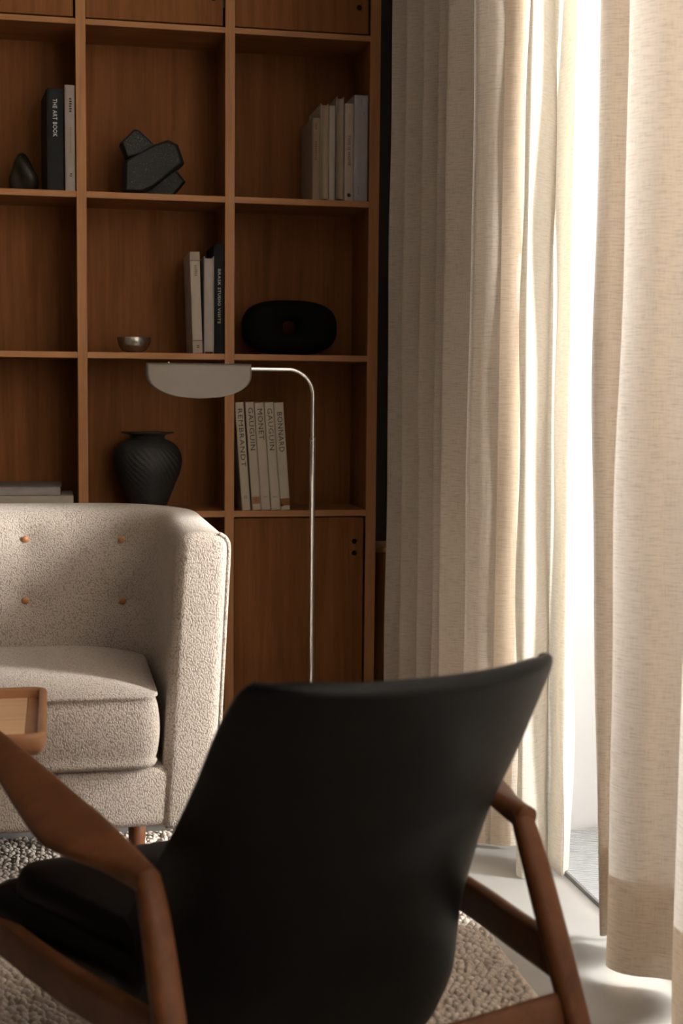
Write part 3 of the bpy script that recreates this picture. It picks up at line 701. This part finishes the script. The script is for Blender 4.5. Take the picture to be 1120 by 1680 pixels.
def rng(P, a, b): return P[a:b]
# far drape: stacked pleats by the bookcase, last broad fold turned to the camera
far = tag(empty('curtain', (1.05, 3.7, 0)), 'oat linen curtain in tight pleats between the bookcase and the ivory curtain', 'curtain')
tips = [4.13, 3.97, 3.83, 3.71, 3.58, 3.36]
pl = [(1.075, 4.28)]
for i, t in enumerate(tips):
    pl += [(.985+.012*(i % 2), t+.012), (1.005, t-.018), (1.085, t-.045 if i < 5 else t-.03)]
pl = [(1.06, 4.24), (.985, 4.135), (1.005, 4.11), (1.09, 4.06), (1.085, 4.03), (1.005, 3.985), (.992, 3.955), (1.09, 3.90), (1.09, 3.86), (1.012, 3.825), (1.003, 3.80), (1.10, 3.75), (1.095, 3.72), (1.02, 3.69), (1.008, 3.66), (1.10, 3.62), (1.09, 3.585), (.995, 3.52), (.985, 3.49), (1.07, 3.43), (1.06, 3.39), (.982, 3.27), (.970, 3.225), (.982, 3.200), (1.002, 3.186), (1.025, 3.176), (1.048, 3.166), (1.070, 3.160), (1.090, 3.160)]
pl1 = [(x+.004*sin(7*y), y) for x, y in pl]
curtain(far, 'drape', pl, pl1, .012, TOP, LINEN, 40, 8, .0012, 2)
curtain(far, 'bottom_hem', pl[-8:], pl1[-8:], .012, .20, HEM, 8, 8, .0022, 2, off=.0035)
curtain(far, 'side_hem', pl[-4:-1], pl1[-4:-1], .012, TOP, HEM, 40, 8, .0015, 2, off=-.0035)
# ivory curtain at the window edge, lit by the gap
iv = tag(empty('curtain', (1.07, 3.03, 0)), 'crumpled ivory linen curtain at the bright window gap behind the armchair', 'curtain')
p0 = [(1.075, 3.075), (1.062, 3.068), (1.046, 3.055), (1.031, 3.036), (1.022, 3.012), (1.030, 2.998), (1.052, 3.008), (1.080, 3.035), (1.106, 3.070), (1.122, 3.098), (1.126, 3.085), (1.120, 3.03), (1.112, 2.975), (1.116, 2.958), (1.130, 2.968), (1.148, 3.0), (1.163, 3.04), (1.172, 3.055)]
p1 = [(1.075, 3.055), (1.062, 3.045), (1.046, 3.03), (1.030, 3.005), (1.021, 2.975), (1.030, 2.957), (1.054, 2.966), (1.082, 2.995), (1.106, 3.025), (1.124, 3.055), (1.129, 3.045), (1.124, 3.0), (1.118, 2.962), (1.124, 2.950), (1.140, 2.962), (1.154, 2.99), (1.165, 3.02), (1.172, 3.035)]
curtain(iv, 'drape', p0, p1, .004, TOP, SHEER, 90, 10, .0042, 5)
# near drape
nr_ = tag(empty('curtain', (1.07, 2.0, 0)), 'broad oat linen curtain with deep hem hanging at the right, nearest the camera', 'curtain')
q0 = [(1.10, 2.60), (1.06, 2.625), (1.030, 2.605), (1.024, 2.585), (1.040, 2.57), (1.075, 2.56), (1.105, 2.535), (1.105, 2.495), (1.060, 2.462), (1.022, 2.44), (1.012, 2.415), (1.024, 2.385), (1.05, 2.362), (1.085, 2.35), (1.12, 2.325), (1.125, 2.27), (1.09, 2.22), (1.04, 2.18), (1.022, 2.13), (1.04, 2.08), (1.09, 2.03), (1.12, 1.97), (1.10, 1.90), (1.04, 1.85), (1.02, 1.79), (1.05, 1.73), (1.10, 1.68), (1.12, 1.61), (1.08, 1.55), (1.03, 1.50), (1.02, 1.43), (1.07, 1.37), (1.12, 1.30)]
yq = 1.24
while yq > -1.5: q0 += [(1.09, yq), (1.035, yq-.05), (1.02, yq-.11), (1.05, yq-.17), (1.11, yq-.23), (1.12, yq-.29)]; yq -= .35
q1 = [(x, y) for x, y in q0]
for i, d in ((1, (.035, -.035)), (2, (.035, -.035)), (3, (.036, -.025)), (4, (.03, -.012)), (0, (.02, -.03))): q1[i] = (q0[i][0]+d[0], q0[i][1]+d[1])
curtain(nr_, 'drape', q0, q1, .022, TOP, LINEN, 40, 8, .0022, 9)
curtain(nr_, 'bottom_hem', q0, q1, .022, .205, HEM, 8, 8, .0022, 9, off=.0035)
tr = tag(empty('curtain_track', (1.07, 1.9, CZ)), 'slim white curtain track along the ceiling at the window', 'curtain track')
box('rail', (-.05, -3.5, -.025), (.05, 2.4, 0), FR, tr, .003);
